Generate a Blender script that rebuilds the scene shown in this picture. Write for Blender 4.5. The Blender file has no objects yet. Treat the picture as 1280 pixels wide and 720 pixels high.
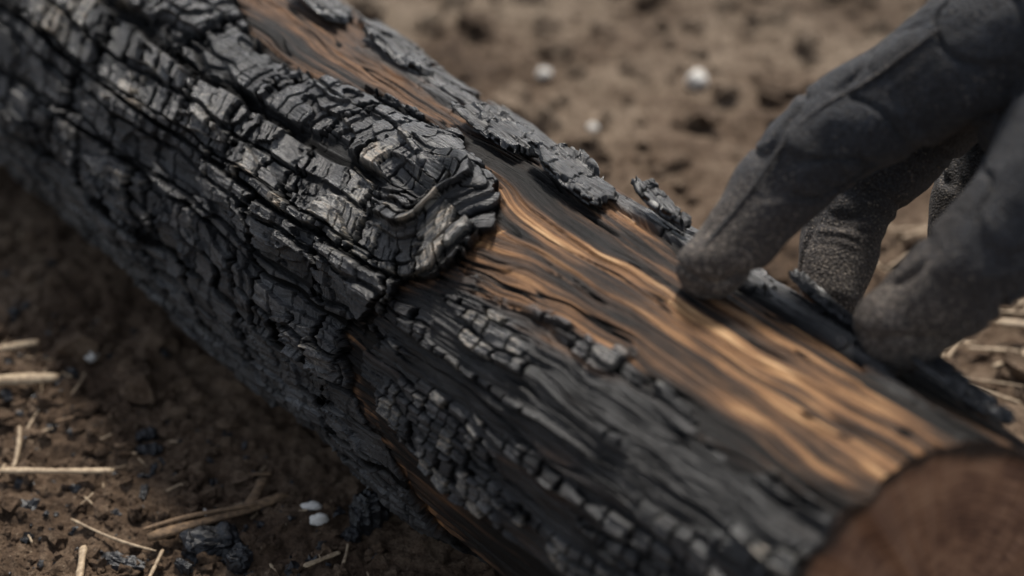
import bpy, math, random
import numpy as np
from mathutils import Vector
rng=np.random.RandomState(7); random.seed(7)
sc=bpy.context.scene
sc.view_settings.view_transform='Standard'; sc.view_settings.look='None'; sc.view_settings.exposure=0
COL=sc.collection
# ---------------------------------------------------------------- noise
TAB=np.random.RandomState(3).rand(256,256).astype(np.float32)
T3=np.random.RandomState(5).rand(64,64,64).astype(np.float32)
def vn(x,y,o=0):
    x=np.asarray(x,dtype=np.float32)+o*17.3; y=np.asarray(y,dtype=np.float32)+o*9.7
    xi=np.floor(x).astype(np.int64); yi=np.floor(y).astype(np.int64)
    fx=x-xi; fy=y-yi
    fx=fx*fx*(3-2*fx); fy=fy*fy*(3-2*fy)
    a=TAB[xi&255,yi&255]; b=TAB[(xi+1)&255,yi&255]; c=TAB[xi&255,(yi+1)&255]; d=TAB[(xi+1)&255,(yi+1)&255]
    return (a*(1-fx)+b*fx)*(1-fy)+(c*(1-fx)+d*fx)*fy
def fbm(x,y,oct=4,o=0,g=.5):
    s=0;a=1;n=0
    for i in range(oct):
        s=s+a*vn(x*2**i,y*2**i,o+i*3.1); n+=a; a*=g
    return s/n
def vn3(p):
    i=np.floor(p).astype(np.int64); f=p-i; f=f*f*(3-2*f)
    r=0
    for a in (0,1):
        for b in (0,1):
            for c in (0,1):
                w=(f[:,0] if a else 1-f[:,0])*(f[:,1] if b else 1-f[:,1])*(f[:,2] if c else 1-f[:,2])
                r=r+w*T3[(i[:,0]+a)&63,(i[:,1]+b)&63,(i[:,2]+c)&63]
    return r
def hsh(a,b=0):
    a=np.asarray(a).astype(np.int64); b=np.asarray(b).astype(np.int64)
    return TAB[(a*73+b*31+11)&255,(a*19+b*101+57)&255]
def worley(x,y,o=0):
    xi=np.floor(x).astype(np.int64); yi=np.floor(y).astype(np.int64)
    f1=np.full(x.shape,9.,np.float32); f2=f1.copy(); idv=np.zeros(x.shape,np.float32)
    for i in (-1,0,1):
        for j in (-1,0,1):
            cx=xi+i; cy=yi+j
            px=cx+hsh(cx+o,cy); py=cy+hsh(cx+91,cy+o+37)
            d=np.hypot(px-x,py-y)
            m=d<f1
            f2=np.where(m,f1,np.minimum(f2,d)); f1=np.where(m,d,f1)
            idv=np.where(m,hsh(cx+7,cy+3+o),idv)
    return f1,f2,idv
def ss(a,b,x):
    t=np.clip((x-a)/(b-a),0,1); return t*t*(3-2*t)
def mkmesh(name,co,faces,mats,smooth=True,parent=None,quads=True):
    me=bpy.data.meshes.new(name)
    co=np.ascontiguousarray(co,dtype=np.float32); faces=np.ascontiguousarray(faces,dtype=np.int32)
    nf,k=faces.shape
    me.vertices.add(len(co)); me.vertices.foreach_set('co',co.ravel())
    me.loops.add(nf*k); me.loops.foreach_set('vertex_index',faces.ravel())
    me.polygons.add(nf); me.polygons.foreach_set('loop_start',np.arange(nf,dtype=np.int32)*k)
    me.polygons.foreach_set('loop_total',np.full(nf,k,np.int32))
    me.polygons.foreach_set('use_smooth',np.full(nf,smooth,dtype=bool))
    me.update(calc_edges=True); me.validate()
    for m in mats: me.materials.append(m)
    ob=bpy.data.objects.new(name,me); COL.objects.link(ob)
    if parent: ob.parent=parent
    return ob
def attr(me,name,typ,data):
    a=me.attributes.new(name,typ,'POINT')
    a.data.foreach_set('color' if typ=='FLOAT_COLOR' else 'vector' if typ=='FLOAT_VECTOR' else 'value',np.ascontiguousarray(data,dtype=np.float32).ravel())
# ---------------------------------------------------------------- node helper
class NT:
    def __init__(s,name):
        s.m=bpy.data.materials.new(name); s.m.use_nodes=True; s.t=s.m.node_tree; s.b=s.t.nodes['Principled BSDF']
    def n(s,t,**k):
        x=s.t.nodes.new(t)
        for a,b in k.items(): setattr(x,a,b)
        return x
    def l(s,a,b): s.t.links.new(a,b)
    def attr(s,n):
        x=s.n('ShaderNodeAttribute'); x.attribute_name=n; return x
    def noise(s,vec,scale,detail=4,rough=.55,mapscale=None):
        if mapscale:
            mp=s.n('ShaderNodeMapping'); mp.inputs['Scale'].default_value=mapscale; s.l(vec,mp.inputs['Vector']); vec=mp.outputs[0]
        x=s.n('ShaderNodeTexNoise'); x.inputs['Scale'].default_value=scale; x.inputs['Detail'].default_value=detail; x.inputs['Roughness'].default_value=rough
        s.l(vec,x.inputs['Vector']); return x.outputs['Fac']
    def ramp(s,f,stops):
        x=s.n('ShaderNodeValToRGB'); e=x.color_ramp.elements
        while len(e)<len(stops): e.new(.5)
        for i,(p,c) in enumerate(stops):
            e[i].position=p; e[i].color=(c[0],c[1],c[2],1)
        s.l(f,x.inputs[0]); return x.outputs[0]
    def mix(s,f,a,b,bt='MIX'):
        x=s.n('ShaderNodeMix'); x.data_type='RGBA'; x.blend_type=bt
        for v,i in ((f,0),(a,6),(b,7)):
            if hasattr(v,'is_linked'): s.l(v,x.inputs[i])
            elif i==0: x.inputs[0].default_value=v
            else: x.inputs[i].default_value=(v[0],v[1],v[2],1)
        return x.outputs[2]
    def math(s,op,a,b=0,clamp=False):
        x=s.n('ShaderNodeMath'); x.operation=op; x.use_clamp=clamp
        for v,i in ((a,0),(b,1)):
            if hasattr(v,'is_linked'): s.l(v,x.inputs[i])
            else: x.inputs[i].default_value=v
        return x.outputs[0]
    def bump(s,h,dist,strength=1,prev=None):
        x=s.n('ShaderNodeBump'); x.inputs['Distance'].default_value=dist; x.inputs['Strength'].default_value=strength
        s.l(h,x.inputs['Height'])
        if prev: s.l(prev,x.inputs['Normal'])
        s.l(x.outputs[0],s.b.inputs['Normal']); return x.outputs[0]
# ---------------------------------------------------------------- log material
def log_mat():
    t=NT('charred_wood')
    gc=t.attr('grain').outputs['Vector']; mk=t.attr('mk'); sp=t.n('ShaderNodeSeparateColor'); t.l(mk.outputs['Color'],sp.inputs[0])
    char,warm,cav=sp.outputs[0],sp.outputs[1],sp.outputs[2]; rnd=mk.outputs['Alpha']
    st=t.noise(gc,1,5,.6,(.03,1.3,1)); st2=t.noise(gc,1,4,.6,(.06,4.2,1)); st3=t.noise(gc,1,4,.6,(.05,.12,1))
    w=t.math('ADD',warm,t.math('MULTIPLY',t.math('SUBTRACT',st,.5),.75))
    w=t.math('ADD',w,t.math('MULTIPLY',t.math('SUBTRACT',st2,.5),.75))
    w=t.math('ADD',w,t.math('MULTIPLY',t.math('SUBTRACT',st3,.5),.35),True)
    wood=t.ramp(w,[(0,(.005,.0045,.004)),(.20,(.015,.011,.009)),(.36,(.050,.029,.018)),(.52,(.125,.068,.036)),(.68,(.26,.130,.058)),(.84,(.46,.26,.12)),(1,(.72,.48,.26))])
    cn=t.noise(gc,1,6,.65,(.22,.55,1)); cn2=t.noise(gc,1,3,.6,(1.6,.5,1)); cn3=t.noise(gc,1,3,.6,(.5,5,1)); cn4=t.noise(gc,1,3,.6,(.06,.09,1))
    c=t.math('ADD',t.math('MULTIPLY',cn,.75),t.math('MULTIPLY',rnd,.56)); c=t.math('ADD',c,t.math('MULTIPLY',t.math('SUBTRACT',cn2,.5),.45)); c=t.math('ADD',c,t.math('MULTIPLY',t.math('SUBTRACT',cn3,.5),.45))
    ch=t.ramp(c,[(.25,(.0025,.0025,.003)),(.50,(.0045,.0045,.0055)),(.65,(.011,.0115,.0125)),(.77,(.05,.049,.05)),(.88,(.20,.185,.155)),(1,(.44,.35,.26))])  # top stops paint silvery sheen highlights into the char colour, plus tan flecks
    col=t.mix(char,wood,ch)
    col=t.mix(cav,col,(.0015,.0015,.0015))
    t.l(col,t.b.inputs['Base Color'])
    rr=t.math('ADD',0,t.math('MULTIPLY',cn,.30)); rr=t.math('ADD',rr,t.math('MULTIPLY',cn4,.34)); rr=t.math('ADD',rr,t.math('MULTIPLY',t.math('SUBTRACT',1,char),.24)); rr=t.math('ADD',rr,t.math('MULTIPLY',cav,.4)); t.l(rr,t.b.inputs['Roughness'])
    spc=t.math('ADD',.20,t.math('MULTIPLY',char,t.ramp(cn4,[(.35,(.95,.95,.95)),(.65,(.38,.38,.38))])))
    t.l(t.math('MULTIPLY',spc,t.math('SUBTRACT',1,cav)),t.b.inputs['Specular IOR Level'])
    f=t.noise(gc,1,4,.6,(.12,3.2,1)); f2=t.noise(gc,1,5,.75,(1.4,2.0,1))
    b=t.bump(f,.0008,1.); t.bump(f2,.0006,.55,b)
    return t.m
def end_mat():
    t=NT('sawn_end_grain')
    gc=t.attr('grain').outputs['Vector']
    r=t.noise(gc,1,4,.6,(1.1,.05,1)); r2=t.noise(gc,1,4,.6,(.06,.05,1)); r3=t.noise(gc,1,3,.6,(.06,.7,1))
    f=t.math('ADD',t.math('MULTIPLY',r,.6),t.math('MULTIPLY',r2,.5)); f=t.math('ADD',f,t.math('MULTIPLY',t.math('SUBTRACT',r3,.5),.16))
    col=t.ramp(f,[(.38,(.05,.020,.011)),(.5,(.15,.068,.036)),(.62,(.28,.145,.08)),(.8,(.44,.26,.15))])
    e=t.attr('mk'); sp=t.n('ShaderNodeSeparateColor'); t.l(e.outputs['Color'],sp.inputs[0])
    col=t.mix(sp.outputs[2],col,(.006,.005,.004))
    t.l(col,t.b.inputs['Base Color']); t.b.inputs['Roughness'].default_value=.75
    t.bump(r3,.0006,.6)
    return t.m
M_LOG=log_mat(); M_END=end_mat()
# ---------------------------------------------------------------- log frame
R0=.070
A=np.array([.136,.374,.070]); D=np.array([-.626,.780,0]); D/=np.linalg.norm(D); E=np.array([.78,.626,0]); E/=np.linalg.norm(E); Zv=np.array([0,0,1.])
MM=math.radians(1)*R0*1000   # mm per degree
def polysdf(x,y,P):
    P=[(a,b*MM) for a,b in P]; d=np.full(x.shape,1e9); ins=np.zeros(x.shape,bool)
    for i in range(len(P)):
        x1,y1=P[i]; x2,y2=P[(i+1)%len(P)]
        ex,ey=x2-x1,y2-y1; t=np.clip(((x-x1)*ex+(y-y1)*ey)/(ex*ex+ey*ey),0,1)
        d=np.minimum(d,(x-x1-t*ex)**2+(y-y1-t*ey)**2)
        c=((y1>y)!=(y2>y))&(x<(x2-x1)*(y-y1)/((y2-y1)+1e-9)+x1); ins^=c
    d=np.sqrt(d); return np.where(ins,d,-d)
KS,KA=223.,115*MM
def cells(l,g,W,L,o,jit=.35,rag=.35):
    c=g/W; c=c+.3*(vn(c*.9,c*0+o,o)-.5)*2+ jit*(fbm(l/(L*2.5),g/(W*2),2,o+5)-.5)*1.4
    k=np.floor(c); f=c-k; dc=np.minimum(f,1-f)*W
    r=l/(L*(.65+.8*hsh(k+o*3,5)))+hsh(k,o)*10; r=r+.7*(vn(r*.8,k*7.3,o+2)-.5)+ rag*(fbm(l/4,g/2.5,2,o+8)-.5)
    m=np.floor(r); fr=r-m; dr=np.minimum(fr,1-fr)*L
    return k,m,f,fr,dc,dr
def surface(s_mm,th):
    l=s_mm; a=th*MM
    x=l-KS; y=a-KA; r=np.hypot(x,y)
    Rk=15.
    wob=5*(fbm(l/55,a/34,3,1)-.5)*2+1.1*(fbm(l/18,a/12,2,4)-.5)*2
    wobc=5*(fbm(l/75,a/50,2,1)-.5)*2
    g=y*(1-Rk*Rk/np.maximum(r*r,Rk*Rk))+wob
    far=ss(10,70,x)
    wk=(2.4*(fbm(l/15,a/12,2,9)-.5)*2)*(1-.5*far)+wobc*far
    x0=x+.35*np.abs(y)-6
    dh=np.where(x0>0,np.abs(y),np.hypot(x0,y))+wk
    ph_=np.arctan2(np.maximum(-x0,0),np.abs(y)+1e-3)
    lp=np.where(x0>0,x0,-np.maximum(dh,3)*ph_)
    gC=np.where(y>=0,1,-1)*dh
    P1=[(1400,86),(560,86),(470,87),(425,89),(385,97),(345,107),(318,101),(290,95),(268,92),(248,91),(233,94),(219,98),(205,104),(196,112),(194,122),(199,131),(210,138),(218,150),(226,160),(218,176),(192,196),(170,235),(1400,235)]
    k1,m1,f1,fr1,dc1,dr1=cells(lp,gC,25,36,1,.25,.3)
    k2,m2,f2,fr2,dc2,dr2=cells(lp,gC,12.5,11.0,2,.3,.35)
    id1=hsh(k1*3+1,m1); id2=hsh(k2+40,m2*5)
    kb=ss(22,14,dh)*ss(28,4,x0)
    sd=polysdf(l,a,P1)+(fbm(l/9,a/7,4,6,.6)-.5)*8*(1-.3*kb)+(id2-.5)*6.0*(1-.8*kb)
    char=ss(-.2,.4,sd)
    fib=ss(.58,.68,hsh(k1+5,9)*.55+fbm(l/40,gC/14,2,13)*.5)
    crM=np.maximum(ss(1.8,.8,dc1)*.9,ss(2.0,.8,dr1)*(.35+.65*(hsh(k1+3,m1+1)>.3)))
    hair=.3+.7*(hsh(k2,m2+4)>.3)
    crm=np.maximum(ss(1.2,.55,dc2)*.75,ss(1.2,.55,dr2)*(1-.6*fib)*hair)
    k4,m4,f4,fr4,dc4,dr4=cells(lp,gC,25,4.2,33,.2,.3); hl=ss(.34,.16,dr4)*(hsh(k2+8,m2+2)>.68)*(1-fib)
    lay=fbm(l/50,gC/17,3,20); terr=ss(.36,.365,lay)+ss(.52,.525,lay)+ss(.66,.665,lay)
    hc=5.2+2.5*(terr-1.4)+4.0*(id1-.5)+2.0*(id2-.5)*(1-.6*fib)-3.8*crM-3.0*crm-.6*hl
    hc=hc+(f2-.5)*(hsh(k2,m2+9)-.5)*3.2+(fr2-.5)*(hsh(k2+9,m2)-.5)*4.8*(1-fib)+(fr1-.5)*(hsh(k1+2,m1+7)-.5)*4.5+(f1-.5)*(hsh(k1+6,m1+3)-.5)*2.5
    hc=hc-2.4*(id2<.09)*(1-fib)+.45*ss(2.8,1.2,np.minimum(dc2,dr2))*(1-fib)
    q1,q2,qi=worley(lp/3.2,gC/2.4,51); chip=(qi<.05)*ss(.05,.2,q2-q1); hc=hc-1.0*chip
    ribs=np.sin(lp*3.2+3*fbm(l/8,a/8,2,28))*ss(.45,.6,hsh(k2+3,m2+6)*.6+.4*vn(l/20,a/12,29))
    hc=hc+.34*(fbm(l/16,gC/.9,3,22)-.5)*(1+3.0*fib)+.12*ribs+.16*(fbm(l/1.3,gC/1.0,2,25)-.5)
    hc=np.maximum(hc,.4)
    hc=hc*ss(-.2,.7,sd)*(.65+.35*ss(0,22,sd))+ .9*char
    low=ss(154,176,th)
    ridge=1-np.abs(2*(fbm(l/45,g/5.2,3,31))-1)*1.9
    hc=hc*(1-.35*low)+low*char*(ridge*2.5-1.0)
    ph=dh/3.1; pi_=np.floor(ph); rf=ph-pi_; ring=(rf)**1.4*3.2-ss(.80,1.,rf)*3.6+2.6*(hsh(pi_+3,4)-.5)
    rc=(lp/(6+6*hsh(pi_,2))+hsh(pi_,8)*9+.2*(fbm(l/3,a/3,2,44)-.5)); rcf=rc-np.floor(rc); radc=ss(.09,.03,np.minimum(rcf,1-rcf))*(hsh(pi_+5,np.floor(rc))>.6)
    hk=6.2+ring-1.2*radc+6.5*np.exp(-((dh-13.5)/4.6)**2)*ss(18,-4,x0)-3.6*ss(8,0,dh)+.45*(fbm(dh/.7,lp/6,2,40)-.5)+1.8*(fbm(l/8,a/8,2,48)-.5)+1.8*(hsh(pi_,np.floor(rc)+20)-.5)
    hk=hk*ss(-.3,.6,sd)
    hc=hc*(1-kb)+hk*kb
    P2=[(212,136),(196,128),(172,127),(140,123),(109,122),(80,127),(-40,131),(-40,186),(122,184),(175,182),(216,166)]
    k3,m3,f3,fr3,dc3,dr3=cells(l,g,6.8,7.0,6,.5)
    id3=hsh(k3*7+2,m3+3)
    sd2=polysdf(l,a,P2)+(fbm(l/14,a/6,3,60)-.5)*13+(id3-.5)*4
    ch2=ss(-.2,.8,sd2)*(1-char)
    act=ss(.50,.57,fbm(l/55,g/7,2,63)+.22*(hsh(k3,4)-.5))
    cr3=np.maximum(ss(.9,.3,dc3)*.6,ss(.8,.3,dr3)*act)
    h2=(1.0+1.7*act+1.4*(id3-.5)*act-1.9*cr3*(.3+.7*act)-1.3*(id3<.15)*act+1.8*(fbm(l/26,g/1.2,3,66)-.5)+(fr3-.5)*(hsh(k3,m3)-.5)*2.2*act)
    g1=fbm(l/70,g/3.4,3,70); g2=fbm(l/45,g/.8,3,74)
    hw=1.3*(g1-.5)+1.3*(g2-.5)
    step=ss(.47,.5,fbm(l/95,g/8,3,77)); hw=hw+.9*step
    crack=ss(.030,.0,np.abs(fbm(l/80,g/5.5,3,81)-.5))*ss(.45,.6,vn(l/45,g/9,83)); hw=hw-1.3*crack
    h=hw*(1-char)+hc*char
    h=h+h2*ch2
    k5,m5,f5,fr5,dc5,dr5=cells(l,a,13,26,15); id5=hsh(k5+2,m5*3)
    fs=ss(81,75,th+8*(fbm(l/22,a/9,3,90)-.5))*(id5>.45)*ss(20,60,l); fs=fs*ss(0,.8,dc5)*ss(0,.8,dr5)
    h=h+fs*(1.6+2.0*id5+1.4*(fbm(l/9,a/1.4,3,92)-.5))
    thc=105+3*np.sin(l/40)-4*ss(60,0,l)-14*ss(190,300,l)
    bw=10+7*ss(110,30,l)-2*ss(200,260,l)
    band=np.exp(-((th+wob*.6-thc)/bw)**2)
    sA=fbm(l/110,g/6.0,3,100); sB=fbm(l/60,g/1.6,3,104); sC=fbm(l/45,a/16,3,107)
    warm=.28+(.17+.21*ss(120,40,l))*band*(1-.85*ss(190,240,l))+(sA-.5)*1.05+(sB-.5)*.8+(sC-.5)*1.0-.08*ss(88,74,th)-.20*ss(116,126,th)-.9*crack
    warm=warm+.14*ss(215,260,l)*ss(108,98,th)
    warm=warm-.10*ss(.42,.0,g1)
    warm=np.where(l>225,np.minimum(warm,.46+.2*(sB-.5)),warm)
    rust=ss(-8,-2,sd)*(1-char)*ss(232,215,l)*ss(100,108,th); warm=warm+rust*.30*(vn(l/7,a/7,111)>.4)
    warm=np.clip(warm,0,1)
    charA=np.clip(char+fs*.95+ch2*(.5+.4*act),0,1)
    cav=np.clip(char*(np.maximum(np.maximum(crM,crm*.95),hl*.7)*(1-kb)+kb*np.maximum(ss(.78,.92,rf),radc)*.97)+ch2*cr3*.85*(.4+.6*act)+.5*crack*(1-char)+ss(-3,-.1,sd)*(1-char)*.8,0,1)  # blackens cracks; also paints undercut shade on the wood beside the char edge
    sheen_flecks=np.exp(-((l-310)/50)**2-((th-104)/10)**2)  # patch with more tan flecks and painted silvery highlights
    tone=np.clip((.20+.72*id2*(1-.7*fib)+.35*(id1-.5)+kb*(-.30+.55*hsh(pi_,np.floor(rc)+31)*ss(.35,.7,rf))+.15*(terr-1.4)-.28*(vn(l/60,a/35,120)-.4)+.16*sheen_flecks)*char*(1-.5*low)+ch2*(.03+.85*id3*act)+fs*id5*.2,0,1)
    lean=char*ss(9,1,sd)*ss(280,235,l)*ss(165,150,th)*np.clip(h/7,0,1.4)*3.2
    return h,l,np.where(char>.5,gC,g),charA,warm,cav,tone,lean
def srim(th): return 12+9*np.cos(np.radians(th-150))
def radius_extra(s_mm,th):
    w=np.clip(np.cos(np.radians(th-62)),0,1); w2=np.clip(np.cos(np.radians(th-42)),0,1)
    e=np.where(s_mm<230,(s_mm-230)*.038*w2,(s_mm-230)*.066*w)
    return np.minimum(e,22)+3.0*np.exp(-(s_mm/45)**2)*np.exp(-((th-98)/30)**2)
th=np.concatenate([np.arange(38,212,.30),np.arange(212,398,2.0)]); nT=len(th)
sl=np.concatenate([np.arange(0,150,.5),np.arange(150,360,.36),np.arange(360,560,.5),560+np.cumsum(np.linspace(1,12,110))]); nS=len(sl)
TH,SL=np.meshgrid(th,sl)
fade=ss(70,0,SL)
S=SL+srim(TH)*fade+ (fbm(TH/7,SL*0,3,200)-.5)*5*ss(25,0,SL)
h,gl,gg,cA,wA,cv,tn,lean=surface(S,TH)
h=h*ss(0,2.5,SL+1.2)
rr=R0*1000+radius_extra(S,TH)+h
rr=rr+1.8*np.cos(np.radians(TH*2+40))+1.2*np.cos(np.radians(TH*3-20)+S/160)
ct=np.cos(np.radians(TH)); sn=np.sin(np.radians(TH))
P=A+ ((S-lean)/1000)[...,None]*D + (rr/1000)[...,None]*(ct[...,None]*E+sn[...,None]*Zv)
i,j=np.meshgrid(np.arange(nS-1),np.arange(nT),indexing='ij'); jn=(j+1)%nT
F=np.stack([i*nT+j,(i+1)*nT+j,(i+1)*nT+jn,i*nT+jn],-1).reshape(-1,4)
V=P.reshape(-1,3)
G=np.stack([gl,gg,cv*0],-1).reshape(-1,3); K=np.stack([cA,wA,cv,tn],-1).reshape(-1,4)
q=np.array([.992,.975,.95,.93,.91,.88,.84,.76,.66,.55,.43,.3,.17,.06]); base=len(V); rim=P[0]; cen=A+D*(.008)
caps=[];capg=[];capk=[]
for qi in q:
    rp=cen+(rim-cen)*qi
    x=(th*0+qi*70); dz=(fbm(th/6,x/4,3,300)-.5)*1.8-1.5*ss(1,.9,x*0+qi)
    rp=rp+(dz/1000)[:,None]*(-D)
    edge=ss(.88,.955,qi+.06*(fbm(th/9,th*0,3,310)-.5)*2)
    caps.append(rp); capg.append(np.stack([x,th*.9,th*0],-1)); capk.append(np.stack([th*0,th*0,.9*edge,th*0],-1))
V=np.concatenate([V]+caps); G=np.concatenate([G]+capg); K=np.concatenate([K]+capk)
rows=[np.arange(nT)]+[base+nT*a+np.arange(nT) for a in range(len(q))]
CF=[]
for a,b in zip(rows[:-1],rows[1:]):
    CF.append(np.stack([a,np.roll(a,-1),np.roll(b,-1),b],-1))
CF=np.concatenate(CF); last=rows[-1]
cidx=len(V); V=np.concatenate([V,[cen]]); G=np.concatenate([G,[[0,0,0]]]); K=np.concatenate([K,[[0,0,0,0]]])
odd=np.arange(0,nT-2,2)
FAN=np.stack([last[odd],last[odd+1],last[odd+2],np.full(len(odd),cidx)],-1)
Fall=np.concatenate([F,CF,FAN])
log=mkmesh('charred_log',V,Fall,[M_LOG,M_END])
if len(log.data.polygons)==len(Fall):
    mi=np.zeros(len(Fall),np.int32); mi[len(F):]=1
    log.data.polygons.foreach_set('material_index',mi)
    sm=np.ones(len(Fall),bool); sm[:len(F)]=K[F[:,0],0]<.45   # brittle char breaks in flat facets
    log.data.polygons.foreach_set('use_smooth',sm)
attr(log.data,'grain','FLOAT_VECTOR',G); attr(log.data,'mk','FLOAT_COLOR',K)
# ---------------------------------------------------------------- lifted bark flakes on the log (children)
def flake(name,s0,th0,Ls,Lt,lift,curl,seed,h0=3.0,ang=0,tone=.2):
    n,m=110,70
    u=np.linspace(-1,1,n); v=np.linspace(-1,1,m); U_,V_=np.meshgrid(u,v,indexing='ij')
    ca,sa=math.cos(ang),math.sin(ang)
    edge=1-.5*(fbm(U_*1.7,V_*1.7+seed,4,seed)-.2)-.10*(hsh(np.floor(U_*6+seed),np.floor(V_*3)))
    uu=U_*edge*Ls; vv=V_*edge*Lt*(1-.35*U_**2)
    s=s0+uu*ca-vv*sa; a=th0*MM+uu*sa+vv*ca; t=a/MM
    k,mm_,f,fr,dc,dr=cells(s,a,8,13,seed)
    cr=np.maximum(ss(.5,.1,dc)*.5,ss(.6,.1,dr))
    top=.9*(fbm(s/12,a/1.3,3,seed)-.5)*2-.9*cr+.8*(hsh(k,mm_)-.5)+1.6*ss(.5,.53,fbm(s/20,a/5,2,seed+9))
    base_h=h0+lift*(.5+.5*U_)**2+curl*V_**2*2+1.5*(fbm(s/12,a/12,2,seed+5)-.5)
    zt=base_h+1.5+top; zb=base_h-.3+.6*(fbm(s/3,a/3,2,seed+3)-.5)
    rim_=np.maximum(np.abs(U_),np.abs(V_)); zt=np.where(rim_>.97,(zt+zb)/2,zt)
    def pos(z):
        r_=(R0*1000+radius_extra(s,t)+z)/1000
        return A+(s/1000)[...,None]*D+r_[...,None]*(np.cos(np.radians(t))[...,None]*E+np.sin(np.radians(t))[...,None]*Zv)
    top_=pos(zt).reshape(-1,3); bot=pos(zb).reshape(-1,3)
    i,j=np.meshgrid(np.arange(n-1),np.arange(m-1),indexing='ij')
    q=np.stack([i*m+j,(i+1)*m+j,(i+1)*m+j+1,i*m+j+1],-1).reshape(-1,4)
    N=n*m; q2=q[:,::-1]+N
    per=[(a_,0) for a_ in range(n)]+[(n-1,b_) for b_ in range(1,m)]+[(a_,m-1) for a_ in range(n-2,-1,-1)]+[(0,b_) for b_ in range(m-2,0,-1)]
    per=np.array([a_*m+b_ for a_,b_ in per]); pn=np.roll(per,-1)
    q3=np.stack([per,per+N,pn+N,pn],-1)
    ob=mkmesh(name,np.concatenate([top_,bot]),np.concatenate([q,q2,q3]),[M_LOG],parent=log)
    Gk=np.stack([s,a,s*0],-1).reshape(-1,3)
    Kk=np.stack([s*0+1,s*0,cr*.8,tone*.5+tone*hsh(k,mm_)],-1).reshape(-1,4)
    attr(ob.data,'grain','FLOAT_VECTOR',np.concatenate([Gk,Gk])); attr(ob.data,'mk','FLOAT_COLOR',np.concatenate([Kk,Kk]))
flake('bark_flake',243,80,24,11,3,.8,3,2)
flake('bark_flake_b',198,79,25,11,4,1.0,8,2,-.10)
flake('bark_flake_c',164,71,15,6,5,1.2,12,3)
flake('bark_flake_d',318,74,26,7,3,1.0,15,1)
flake('bark_flake_e',372,76,22,8,5,1,19,2,0,.4)
flake('bark_flake_f',38,66,22,8,4,1,23,1)
flake('bark_flake_g',95,60,20,7,4,1,27,1)
# ---------------------------------------------------------------- ground
def soil_mat():
    t=NT('soil'); tc=t.n('ShaderNodeTexCoord').outputs['Object']
    a=t.noise(tc,9,4,.6); b=t.noise(tc,140,6,.7); c=t.noise(tc,900,4,.7)
    f=t.math('ADD',t.math('MULTIPLY',a,.5),t.math('MULTIPLY',b,.5))
    sx=t.n('ShaderNodeSeparateXYZ'); t.l(tc,sx.inputs[0])
    col=t.ramp(f,[(.34,(.045,.028,.017)),(.47,(.125,.081,.051)),(.60,(.25,.178,.120)),(.76,(.42,.325,.235))])
    far_col=t.ramp(f,[(.37,(.036,.023,.015)),(.47,(.130,.092,.062)),(.57,(.265,.205,.148)),(.72,(.42,.34,.255))])  # paler, greyer soil colour, mixed in with distance along Y
    my=t.math('ADD',sx.outputs[1],t.math('MULTIPLY',t.math('SUBTRACT',a,.5),.5))
    mr=t.n('ShaderNodeMapRange'); mr.inputs['From Min'].default_value=.72; mr.inputs['From Max'].default_value=1.1; t.l(my,mr.inputs['Value'])
    col=t.mix(mr.outputs[0],col,far_col)
    col=t.mix(t.ramp(c,[(.36,(1,1,1)),(.5,(0,0,0))]),col,t.mix(.6,col,(.015,.010,.007)))
    d=t.noise(tc,520,3,.6); col=t.mix(t.ramp(d,[(.65,(0,0,0)),(.71,(.6,.6,.6))]),col,(.38,.30,.21))
    t.l(col,t.b.inputs['Base Color']); t.b.inputs['Roughness'].default_value=.95; t.b.inputs['Specular IOR Level'].default_value=.25
    n=t.bump(b,.004,.8); t.bump(c,.0014,.9,n)
    return t.m
M_SOIL=soil_mat()
def axis(lo,hi,step,mid_hi,mid_step,far):
    a=list(np.arange(lo,hi,step)); b=list(np.arange(hi,mid_hi,mid_step))
    x=b[-1]; d=mid_step; up=[]
    while x<far: d*=1.22; x+=d; up.append(x)
    x=lo; d=step; dn=[]
    while x>-far: d*=1.22; x-=d; dn.append(x)
    return np.array(dn[::-1]+a+b+up)
gx=axis(-.34,.06,.0011,.5,.004,150); gy=axis(.44,.82,.0012,1.35,.004,150)
def gheight(X,Y):
    f1,f2,_=worley(X*55+2*vn(X*60,Y*60,40),Y*55+2*vn(X*60,Y*60,41),3)
    near=ss(6,1.5,np.hypot(X,Y-.7))
    rid=1-np.abs(2*fbm(X*110,Y*110,4,31)-1)
    hh=.020*(fbm(X*7+5,Y*7,3,2)-.5)+.012*(fbm(X*30,Y*30,4,8)-.5)+.005*(.55-f1)*ss(.3,.6,fbm(X*18,Y*18,2,11))+.0045*(fbm(X*130,Y*130,4,17,.65)-.5)+.0025*(rid-.6)+.0026*(fbm(X*420,Y*420,3,14)-.5)
    hh=hh*near+ (1-near)*.06*(fbm(X*.7,Y*.7,3,3)-.5)
    pd=np.abs((X-A[0])*E[0]+(Y-A[1])*E[1])
    return hh-.003+.008*np.exp(-(pd/.05)**2)
GX,GY=np.meshgrid(gx,gy,indexing='ij'); GZ=gheight(GX,GY)
n0,n1=GX.shape; i,j=np.meshgrid(np.arange(n0-1),np.arange(n1-1),indexing='ij')
GF=np.stack([i*n1+j,(i+1)*n1+j,(i+1)*n1+j+1,i*n1+j+1],-1).reshape(-1,4)
ground=mkmesh('ground',np.stack([GX,GY,GZ],-1).reshape(-1,3),GF,[M_SOIL])
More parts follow.
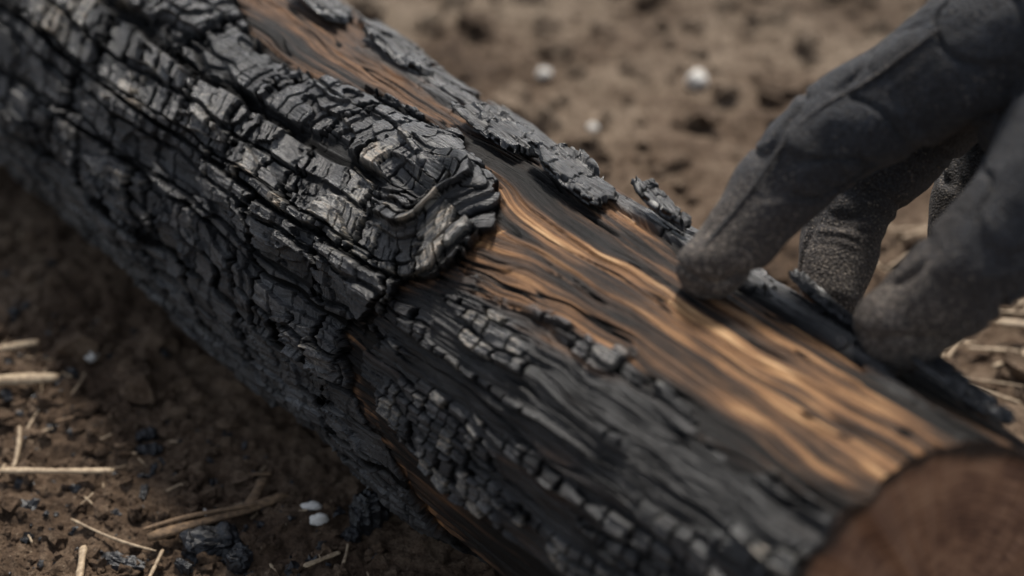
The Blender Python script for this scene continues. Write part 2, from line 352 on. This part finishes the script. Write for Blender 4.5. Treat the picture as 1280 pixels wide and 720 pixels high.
# ---------------------------------------------------------------- clods, straw, seeds, charcoal
import bmesh
def ico(sub):
    bm=bmesh.new(); bmesh.ops.create_icosphere(bm,subdivisions=sub,radius=1)
    v=np.array([x.co[:] for x in bm.verts]); f=np.array([[q.index for q in x.verts] for x in bm.faces]); bm.free(); return v,f
def rotm():
    q=rng.randn(4); q/=np.linalg.norm(q); w,x,y,z=q
    return np.array([[1-2*(y*y+z*z),2*(x*y-z*w),2*(x*z+y*w)],[2*(x*y+z*w),1-2*(x*x+z*z),2*(y*z-x*w)],[2*(x*z-y*w),2*(y*z+x*w),1-2*(x*x+y*y)]])
def offlog(x,y): return abs((x-A[0])*E[0]+(y-A[1])*E[1])>.066
def scatter(name,n,area,size,mat,sub=2,flat=.8,rough=.35,pw=2.2):
    bv,bf=ico(sub); VV=[];FF=[];c=0
    for _ in range(n):
        for _t in range(20):
            x=rng.uniform(area[0],area[1]); y=rng.uniform(area[2],area[3])
            if offlog(x,y): break
        s=size[0]*(size[1]/size[0])**(rng.rand()**pw)
        off=rng.rand(3)*50
        d=1+rough*2*(vn3(bv*1.3+off)-.5)+rough*1.6*(vn3(bv*3.1+off)-.5)
        v=(bv*d[:,None]*np.array([rng.uniform(.6,1.2),1,rng.uniform(.6,1.1)]))@rotm().T*s*np.array([1,1,flat])
        z=gheight(np.array([x]),np.array([y]))[0]
        VV.append(v+np.array([x,y,z+s*.15])); FF.append(bf+c); c+=len(v)
    return mkmesh(name,np.concatenate(VV),np.concatenate(FF),[mat],smooth=False if sub<3 else True)
def simple(name,c1,c2,rough,scale,bumpd=.0004):
    t=NT(name); tc=t.n('ShaderNodeTexCoord').outputs['Object']; a=t.noise(tc,scale,5,.65)
    t.l(t.ramp(a,[(.3,c1),(.7,c2)]),t.b.inputs['Base Color']); t.b.inputs['Roughness'].default_value=rough
    t.bump(a,bumpd,.8); return t.m
M_STRAW=simple('dry_straw',(.18,.12,.07),(.52,.40,.26),.65,420)
M_TWIG=simple('twig_bark',(.06,.036,.02),(.26,.165,.09),.8,420)
M_CH=simple('charcoal',(.003,.003,.004),(.022,.023,.026),.38,420,.0008)
M_SEED=simple('pale_stone',(.46,.43,.38),(.78,.75,.69),.6,200)
scatter('soil_clods',5200,(-.36,.05,.42,.86),(.0005,.0045),M_SOIL,2,.8,.7,2.6)
scatter('soil_clods',260,(-.36,.05,.42,.86),(.003,.0062),M_SOIL,4,.75,.65,1.2)
scatter('soil_clods',2200,(-.2,.55,.55,1.4),(.0015,.012),M_SOIL,2,.8,.6)
scatter('charcoal_crumbs',900,(-.34,.02,.44,.72),(.0005,.0034),M_CH,2,.8,.8)
def gz(x,y): return float(gheight(np.array([x]),np.array([y]))[0])
def straws(name,lst,mat):
    VV=[];FF=[];c=0
    for (x1,y1,x2,y2,w,bend,zo) in lst:
        p1=np.array([x1,y1,gz(x1,y1)+zo+w*.5]); p2=np.array([x2,y2,gz(x2,y2)+zo*1.3+w*.5]); n=14; k=9
        d=p2-p1; L=np.linalg.norm(d); d/=L; sd_=np.cross(d,[0,0,1]); sd_/=np.linalg.norm(sd_); up=np.cross(sd_,d)
        ph=rng.rand()*6
        for a in range(n+1):
            t=a/n; c0=p1+d*L*t+sd_*bend*L*math.sin(t*math.pi)+up*bend*.4*L*math.sin(t*4+ph)
            rad=w*.5*(1-.15*t)*(1+.12*math.sin(t*9+ph))
            if a in(0,n): rad*=.7
            for b in range(k):
                q=2*math.pi*b/k; rj=rad*(1+.16*math.sin(b*2.3+ph))
                VV.append(c0+rj*(math.cos(q)*sd_+.6*math.sin(q)*up))
        for a in range(n):
            for b in range(k): FF.append((c+a*k+b,c+a*k+(b+1)%k,c+(a+1)*k+(b+1)%k,c+(a+1)*k+b))
        VV.append(p1); VV.append(p2); e=c+(n+1)*k
        for b in range(0,k-1,2): FF.append((c+b,e,c+(b+2)%k,c+(b+1)%k))
        for b in range(0,k-1,2): FF.append((c+n*k+b,c+n*k+(b+1)%k,c+n*k+(b+2)%k,e+1))
        c+=(n+1)*k+2
    return mkmesh(name,np.array(VV),np.array(FF),[mat])
st=[(-.206,.545,-.1593,.5435,.0032,.01,.003),(-.235,.6004,-.1935,.601,.006,.0,.003),(-.1712,.5175,-.136,.503,.0013,.03,.003),
(-.163,.502,-.160,.480,.003,.0,.003),(-.2015,.549,-.2036,.571,.002,.03,.004),(-.235,.6247,-.2089,.629,.004,.0,.003),(-.0778,.489,-.0651,.498,.0022,.0,.002),
(-.1045,.524,-.1015,.545,.0014,.02,.003),(.222,.66,.262,.645,.005,0,.006),(.20,.69,.26,.70,.003,.05,.008),(-.134,.505,-.137,.487,.0016,0,.002)]
for _ in range(200):
    x=rng.uniform(-.30,.0); y=rng.uniform(.45,.76); a=rng.rand()*6.28; L=rng.uniform(.003,.018)
    if offlog(x,y) and offlog(x+L*math.cos(a),y+L*math.sin(a)): st.append((x,y,x+L*math.cos(a),y+L*math.sin(a),rng.uniform(.0004,.0013),rng.uniform(-.06,.06),.001))
for _ in range(90):
    x=rng.uniform(.17,.34); y=rng.uniform(.56,.76); a=rng.rand()*6.28; L=rng.uniform(.01,.04)
    if offlog(x,y) and offlog(x+L*math.cos(a),y+L*math.sin(a)): st.append((x,y,x+L*math.cos(a),y+L*math.sin(a),rng.uniform(.0008,.0025),rng.uniform(-.06,.06),.004))
straws('dry_straw',st,M_STRAW)
tw=[(-.1401,.509,-.0891,.5345,.0046,.03,.002),(-.142,.511,-.100,.5255,.0024,-.03,.005),(-.1038,.524,-.100,.547,.005,.0,.002),(-.1138,.5522,-.0975,.551,.002,.04,.002),(-.19,.575,-.175,.59,.0012,.1,.002)]
straws('dry_twigs',tw,M_TWIG)
def chunks(name,lst,mat,sub=4,blocky=True):
    bv,bf=ico(sub); VV=[];FF=[];c=0
    for (x,y,sx,sy,sz,a) in lst:
        off=rng.rand(3)*40; v=bv.copy()
        if blocky: v=np.sign(v)*np.abs(v)**.62
        dd=1+.5*(vn3(v*1.6+off)-.5)+.3*(vn3(v*4+off)-.5)
        v=v*dd[:,None]
        if blocky: v=v+ .10*np.sign(np.sin(v[:,:1]*9+off[0]))*(bv*[0,1,1])
        v=v*np.array([sx,sy,sz])*.5
        R_=np.array([[math.cos(a),-math.sin(a),0],[math.sin(a),math.cos(a),0],[0,0,1]])
        v=v@R_.T; VV.append(v+np.array([x,y,gz(x,y)+sz*.35])); FF.append(bf+c); c+=len(v)
    return mkmesh(name,np.concatenate(VV),np.concatenate(FF),[mat],smooth=not blocky)
chunks('charcoal_fragments',[(-.1165,.509,.022,.013,.012,.3),(-.056,.5175,.014,.012,.016,.6),(-.1035,.4984,.010,.008,.009,1.2),(-.150,.5006,.018,.007,.006,-.3),(-.1469,.5374,.003,.010,.003,.1),(-.153,.576,.008,.006,.005,.5),(-.15,.565,.010,.006,.005,.1),(-.062,.510,.006,.006,.006,2),(-.125,.497,.008,.004,.004,2.5)],M_CH)
chunks('pale_seeds',[(-.0787,.5261,.0095,.0045,.003,-.1),(-.0750,.5175,.0085,.0048,.005,.3),(-.1859,.6247,.007,.006,.006,0),(-.1215,.5290,.0022,.006,.002,.5)],M_SEED,3,False)
chunks('pebbles',[(.108,.912,.014,.014,.012,0),(.019,.928,.009,.008,.007,0),(.045,.854,.007,.007,.006,0),(.31,.95,.01,.01,.008,0),(-.03,1.08,.008,.01,.008,0)],M_SEED,3,False)
# ---------------------------------------------------------------- glove
def catmull(P,n):
    P=np.array(P,float); Q=np.vstack([2*P[0]-P[1],P,2*P[-1]-P[-2]]); out=[]
    for i in range(1,len(Q)-2):
        for t in np.linspace(0,1,n,endpoint=False):
            a,b,c,d=Q[i-1],Q[i],Q[i+1],Q[i+2]
            out.append(.5*((2*b)+(-a+c)*t+(2*a-5*b+4*c-d)*t*t+(-a+3*b-3*c+d)*t**3))
    out.append(Q[-2]); return np.array(out)
def tube(chain,k=28,n=14):
    C_=catmull(chain,n); p=C_[:,:3]; r=C_[:,3]
    def cap(p0,d,r0): return [(p0+d*r0*math.sin(q),r0*math.cos(q)) for q in np.linspace(1.5,.15,8)]
    d0=(p[0]-p[1])/np.linalg.norm(p[0]-p[1]); d1=(p[-1]-p[-2])/np.linalg.norm(p[-1]-p[-2])
    L=cap(p[0],d0,r[0])+[(p[i],r[i]) for i in range(len(p))]+cap(p[-1],d1,r[-1])[::-1]
    pts=np.array([q[0] for q in L]); rad=np.array([q[1] for q in L]); tg=np.gradient(pts,axis=0); tg/=np.linalg.norm(tg,axis=1)[:,None]
    ref=np.array([.3,-.5,.8]); V=[];F=[]
    for i in range(len(pts)):
        u=np.cross(tg[i],ref); u/=np.linalg.norm(u); w=np.cross(tg[i],u)
        for b in range(k):
            a=2*math.pi*b/k; V.append(pts[i]+rad[i]*(math.cos(a)*u+math.sin(a)*w))
    for i in range(len(pts)-1):
        for b in range(k): F.append((i*k+b,i*k+(b+1)%k,(i+1)*k+(b+1)%k,(i+1)*k+b))
    F.append(tuple(range(k-1,-1,-1))); F.append(tuple((len(pts)-1)*k+b for b in range(k)))
    return V,F
WR=(.1963,.5022,.2308,.031)
IND=[(.0640,.4665,.1475,.0114),(.0790,.4775,.1600,.0134),(.0980,.4900,.1775,.0170),(.1190,.4960,.1890,.0178),(.1405,.4990,.2020,.0222),(.165,.501,.2140,.0265)]
MID=[(.1095,.4960,.1185,.0112),(.1185,.5214,.1380,.0150),(.1370,.5305,.1620,.0180),(.1589,.5242,.1955,.0205),(.175,.515,.210,.022)]
RIN=[(.1561,.5154,.1188,.0105),(.1610,.5327,.1334,.0125),(.1720,.5480,.1547,.0155),(.1798,.5474,.1880,.0190),(.19,.53,.208,.021)]
PIN=[(.1816,.5344,.1209,.0092),(.1880,.5480,.1300,.0105),(.1934,.5584,.1409,.0125),(.2031,.5600,.1770,.015),(.205,.54,.20,.018)]
THU=[(.1205,.4425,.1405,.0142),(.1377,.4455,.1572,.0170),(.1583,.4532,.1790,.0195),(.1770,.4690,.1980,.0240),(.1930,.488,.2150,.028)]
chains=[IND,MID,RIN,PIN,THU,[(.145,.5,.202,.019),(.170,.512,.200,.023),(.19,.532,.2,.02),(.204,.552,.185,.016)],
 [(.165,.501,.214,.023),(.185,.50,.222,.028),WR,(.2300,.4990,.2380,.030),(.2650,.4950,.2440,.034),(.34,.49,.25,.038)],
 [(.175,.520,.208,.020),(.19,.515,.216,.025),(.205,.508,.225,.028)],[(.2,.545,.195,.018),(.205,.525,.21,.024),(.22,.51,.225,.026)],
 [(.165,.490,.188,.018),(.175,.500,.20,.024)]]
Vg=[];Fg=[]
for c in chains:
    v,f=tube(c); o=len(Vg); Vg+=v; Fg+=[tuple(x+o for x in q) for q in f]
me=bpy.data.meshes.new('tmp'); me.from_pydata([tuple(v) for v in Vg],[],Fg); tmp=bpy.data.objects.new('tmp',me); COL.objects.link(tmp)
md=tmp.modifiers.new('r','REMESH'); md.mode='VOXEL'; md.voxel_size=.0009
md=tmp.modifiers.new('s','SMOOTH'); md.iterations=6; md.factor=.6
dg=bpy.context.evaluated_depsgraph_get(); ev=tmp.evaluated_get(dg); gm=bpy.data.meshes.new_from_object(ev)
bpy.data.objects.remove(tmp)
def cloth():
    t=NT('glove_fabric'); tc=t.n('ShaderNodeTexCoord').outputs['Object']; du=t.attr('dust').outputs['Fac']
    a=t.noise(tc,60,4,.6); b=t.noise(tc,1250,2,.5); d=t.noise(tc,1000,3,.8); e=t.noise(tc,240,4,.7)
    base=t.ramp(a,[(.3,(.009,.010,.013)),(.7,(.032,.038,.049))])
    base=t.mix(t.math('MULTIPLY',e,.20),base,(.055,.057,.063))
    base=t.mix(t.ramp(b,[(.42,(.9,.9,.9)),(.56,(0,0,0))]),base,(.003,.003,.004))
    f=t.math('MULTIPLY',du,t.math('ADD',.05,t.math('MULTIPLY',e,.75)),True)
    col=t.mix(f,base,(.080,.056,.038))
    g=t.ramp(t.math('ADD',d,t.math('MULTIPLY',du,.10)),[(.65,(0,0,0)),(.69,(1,1,1))])
    col=t.mix(t.math('MULTIPLY',g,.7),col,(.36,.30,.24))
    t.l(col,t.b.inputs['Base Color']); t.b.inputs['Roughness'].default_value=.75
    t.b.inputs['Sheen Weight'].default_value=.06; t.b.inputs['Sheen Roughness'].default_value=.4; t.b.inputs['Specular IOR Level'].default_value=.35
    n=t.bump(b,.0011,1.); n=t.bump(e,.0010,.6,n)
    return t.m
M_GL=cloth()
nv=len(gm.vertices); co=np.empty(nv*3,np.float32); gm.vertices.foreach_get('co',co); co=co.reshape(-1,3).astype(float)
no=np.empty(nv*3,np.float32); gm.vertices.foreach_get('normal',no); no=no.reshape(-1,3)
disp=.0028*(vn3(co*[70,70,70]+5)-.5)+.0010*(vn3(co*150+9)-.5)
cr_=1-np.abs(2*vn3(co@np.array([[38,10,0],[-14,60,20],[20,-30,55]])+11)-1); disp-=.0018*ss(.84,1.0,cr_)
for ch,idx in ((IND,(2,4)),(MID,(1,2)),(THU,(1,3)),(RIN,(2,))):
    for q in idx:
        p=np.array(ch[q][:3]); d=np.array(ch[q+1][:3])-np.array(ch[q-1][:3]); d/=np.linalg.norm(d)
        w=co-p; al=w@d+.012*(vn3(co*45)-.5)*2; wt=np.exp(-(np.linalg.norm(w,axis=1)/.016)**2)
        disp+=-.0013*wt*(np.abs(np.sin(al*1000*.5)))**3*(2.0*ss(.35,.75,vn3(co*80+3)))
co=co+no*disp[:,None]
gm.vertices.foreach_set('co',co.astype(np.float32).ravel()); gm.polygons.foreach_set('use_smooth',np.ones(len(gm.polygons),bool)); gm.update()
gm.materials.clear(); gm.materials.append(M_GL)
dust=np.zeros(nv)
for ch in (IND,MID,RIN,THU):
    dust=np.maximum(dust,np.exp(-(np.linalg.norm(co-np.array(ch[0][:3]),axis=1)/.028)**2))
dust=np.clip(dust*1.1+.10,0,1); attr(gm,'dust','FLOAT',dust)
glove=bpy.data.objects.new('gloved_hand',gm); COL.objects.link(glove); gm.name='gloved_hand'
def seam(name,ch,offd,k=7):
    C_=catmull([c for c in ch],20); p=C_[:,:3]; r=C_[:,3]; tg=np.gradient(p,axis=0); tg/=np.linalg.norm(tg,axis=1)[:,None]
    V=[];F=[]; n=len(p)
    for i in range(n):
        o=np.array(offd)-tg[i]*np.dot(offd,tg[i]); o/=np.linalg.norm(o)
        c0=p[i]+o*(r[i]*.965); u=np.cross(tg[i],o); w_=.0008
        if i in(0,n-1): w_=.0002
        for b in range(k):
            a=2*math.pi*b/k; V.append(c0+w_*(math.cos(a)*u+math.sin(a)*o*.8))
    for i in range(n-1):
        for b in range(k): F.append((i*k+b,i*k+(b+1)%k,(i+1)*k+(b+1)%k,(i+1)*k+b))
    ob=mkmesh(name,np.array(V),np.array(F),[M_GL],parent=glove); attr(ob.data,'dust','FLOAT',np.full(len(V),.4))
seam('index_seam',IND[:5],(-.40,-.45,.75))
# ---------------------------------------------------------------- camera
p=math.radians(31.6)
cam=bpy.data.cameras.new('camera'); cob=bpy.data.objects.new('camera',cam); COL.objects.link(cob)
cam.lens=60; cam.sensor_width=36; cam.clip_start=.01; cam.clip_end=600
cob.location=(0,0,.426); cob.rotation_euler=(math.pi/2-p,0,0); sc.camera=cob
cam.dof.use_dof=True; cam.dof.focus_distance=.618; cam.dof.aperture_fstop=4.7
# ---------------------------------------------------------------- light
Sd=Vector((.04,.54,.78)).normalized()
sun=bpy.data.lights.new('sun','SUN'); so=bpy.data.objects.new('sun',sun); COL.objects.link(so)
sun.energy=5.0; sun.angle=math.radians(11); sun.color=(1,.94,.86); so.rotation_euler=Sd.to_track_quat('Z','Y').to_euler()
w=bpy.data.worlds.new('World'); sc.world=w; w.use_nodes=True
bg=w.node_tree.nodes['Background']; sk=w.node_tree.nodes.new('ShaderNodeTexSky'); sk.sky_type='NISHITA'; sk.sun_disc=False
sk.sun_elevation=math.asin(Sd.z); sk.sun_rotation=math.atan2(Sd.x,Sd.y)
hs=w.node_tree.nodes.new('ShaderNodeHueSaturation'); hs.inputs['Saturation'].default_value=.45
w.node_tree.links.new(sk.outputs[0],hs.inputs['Color']); w.node_tree.links.new(hs.outputs[0],bg.inputs[0]); bg.inputs[1].default_value=.15
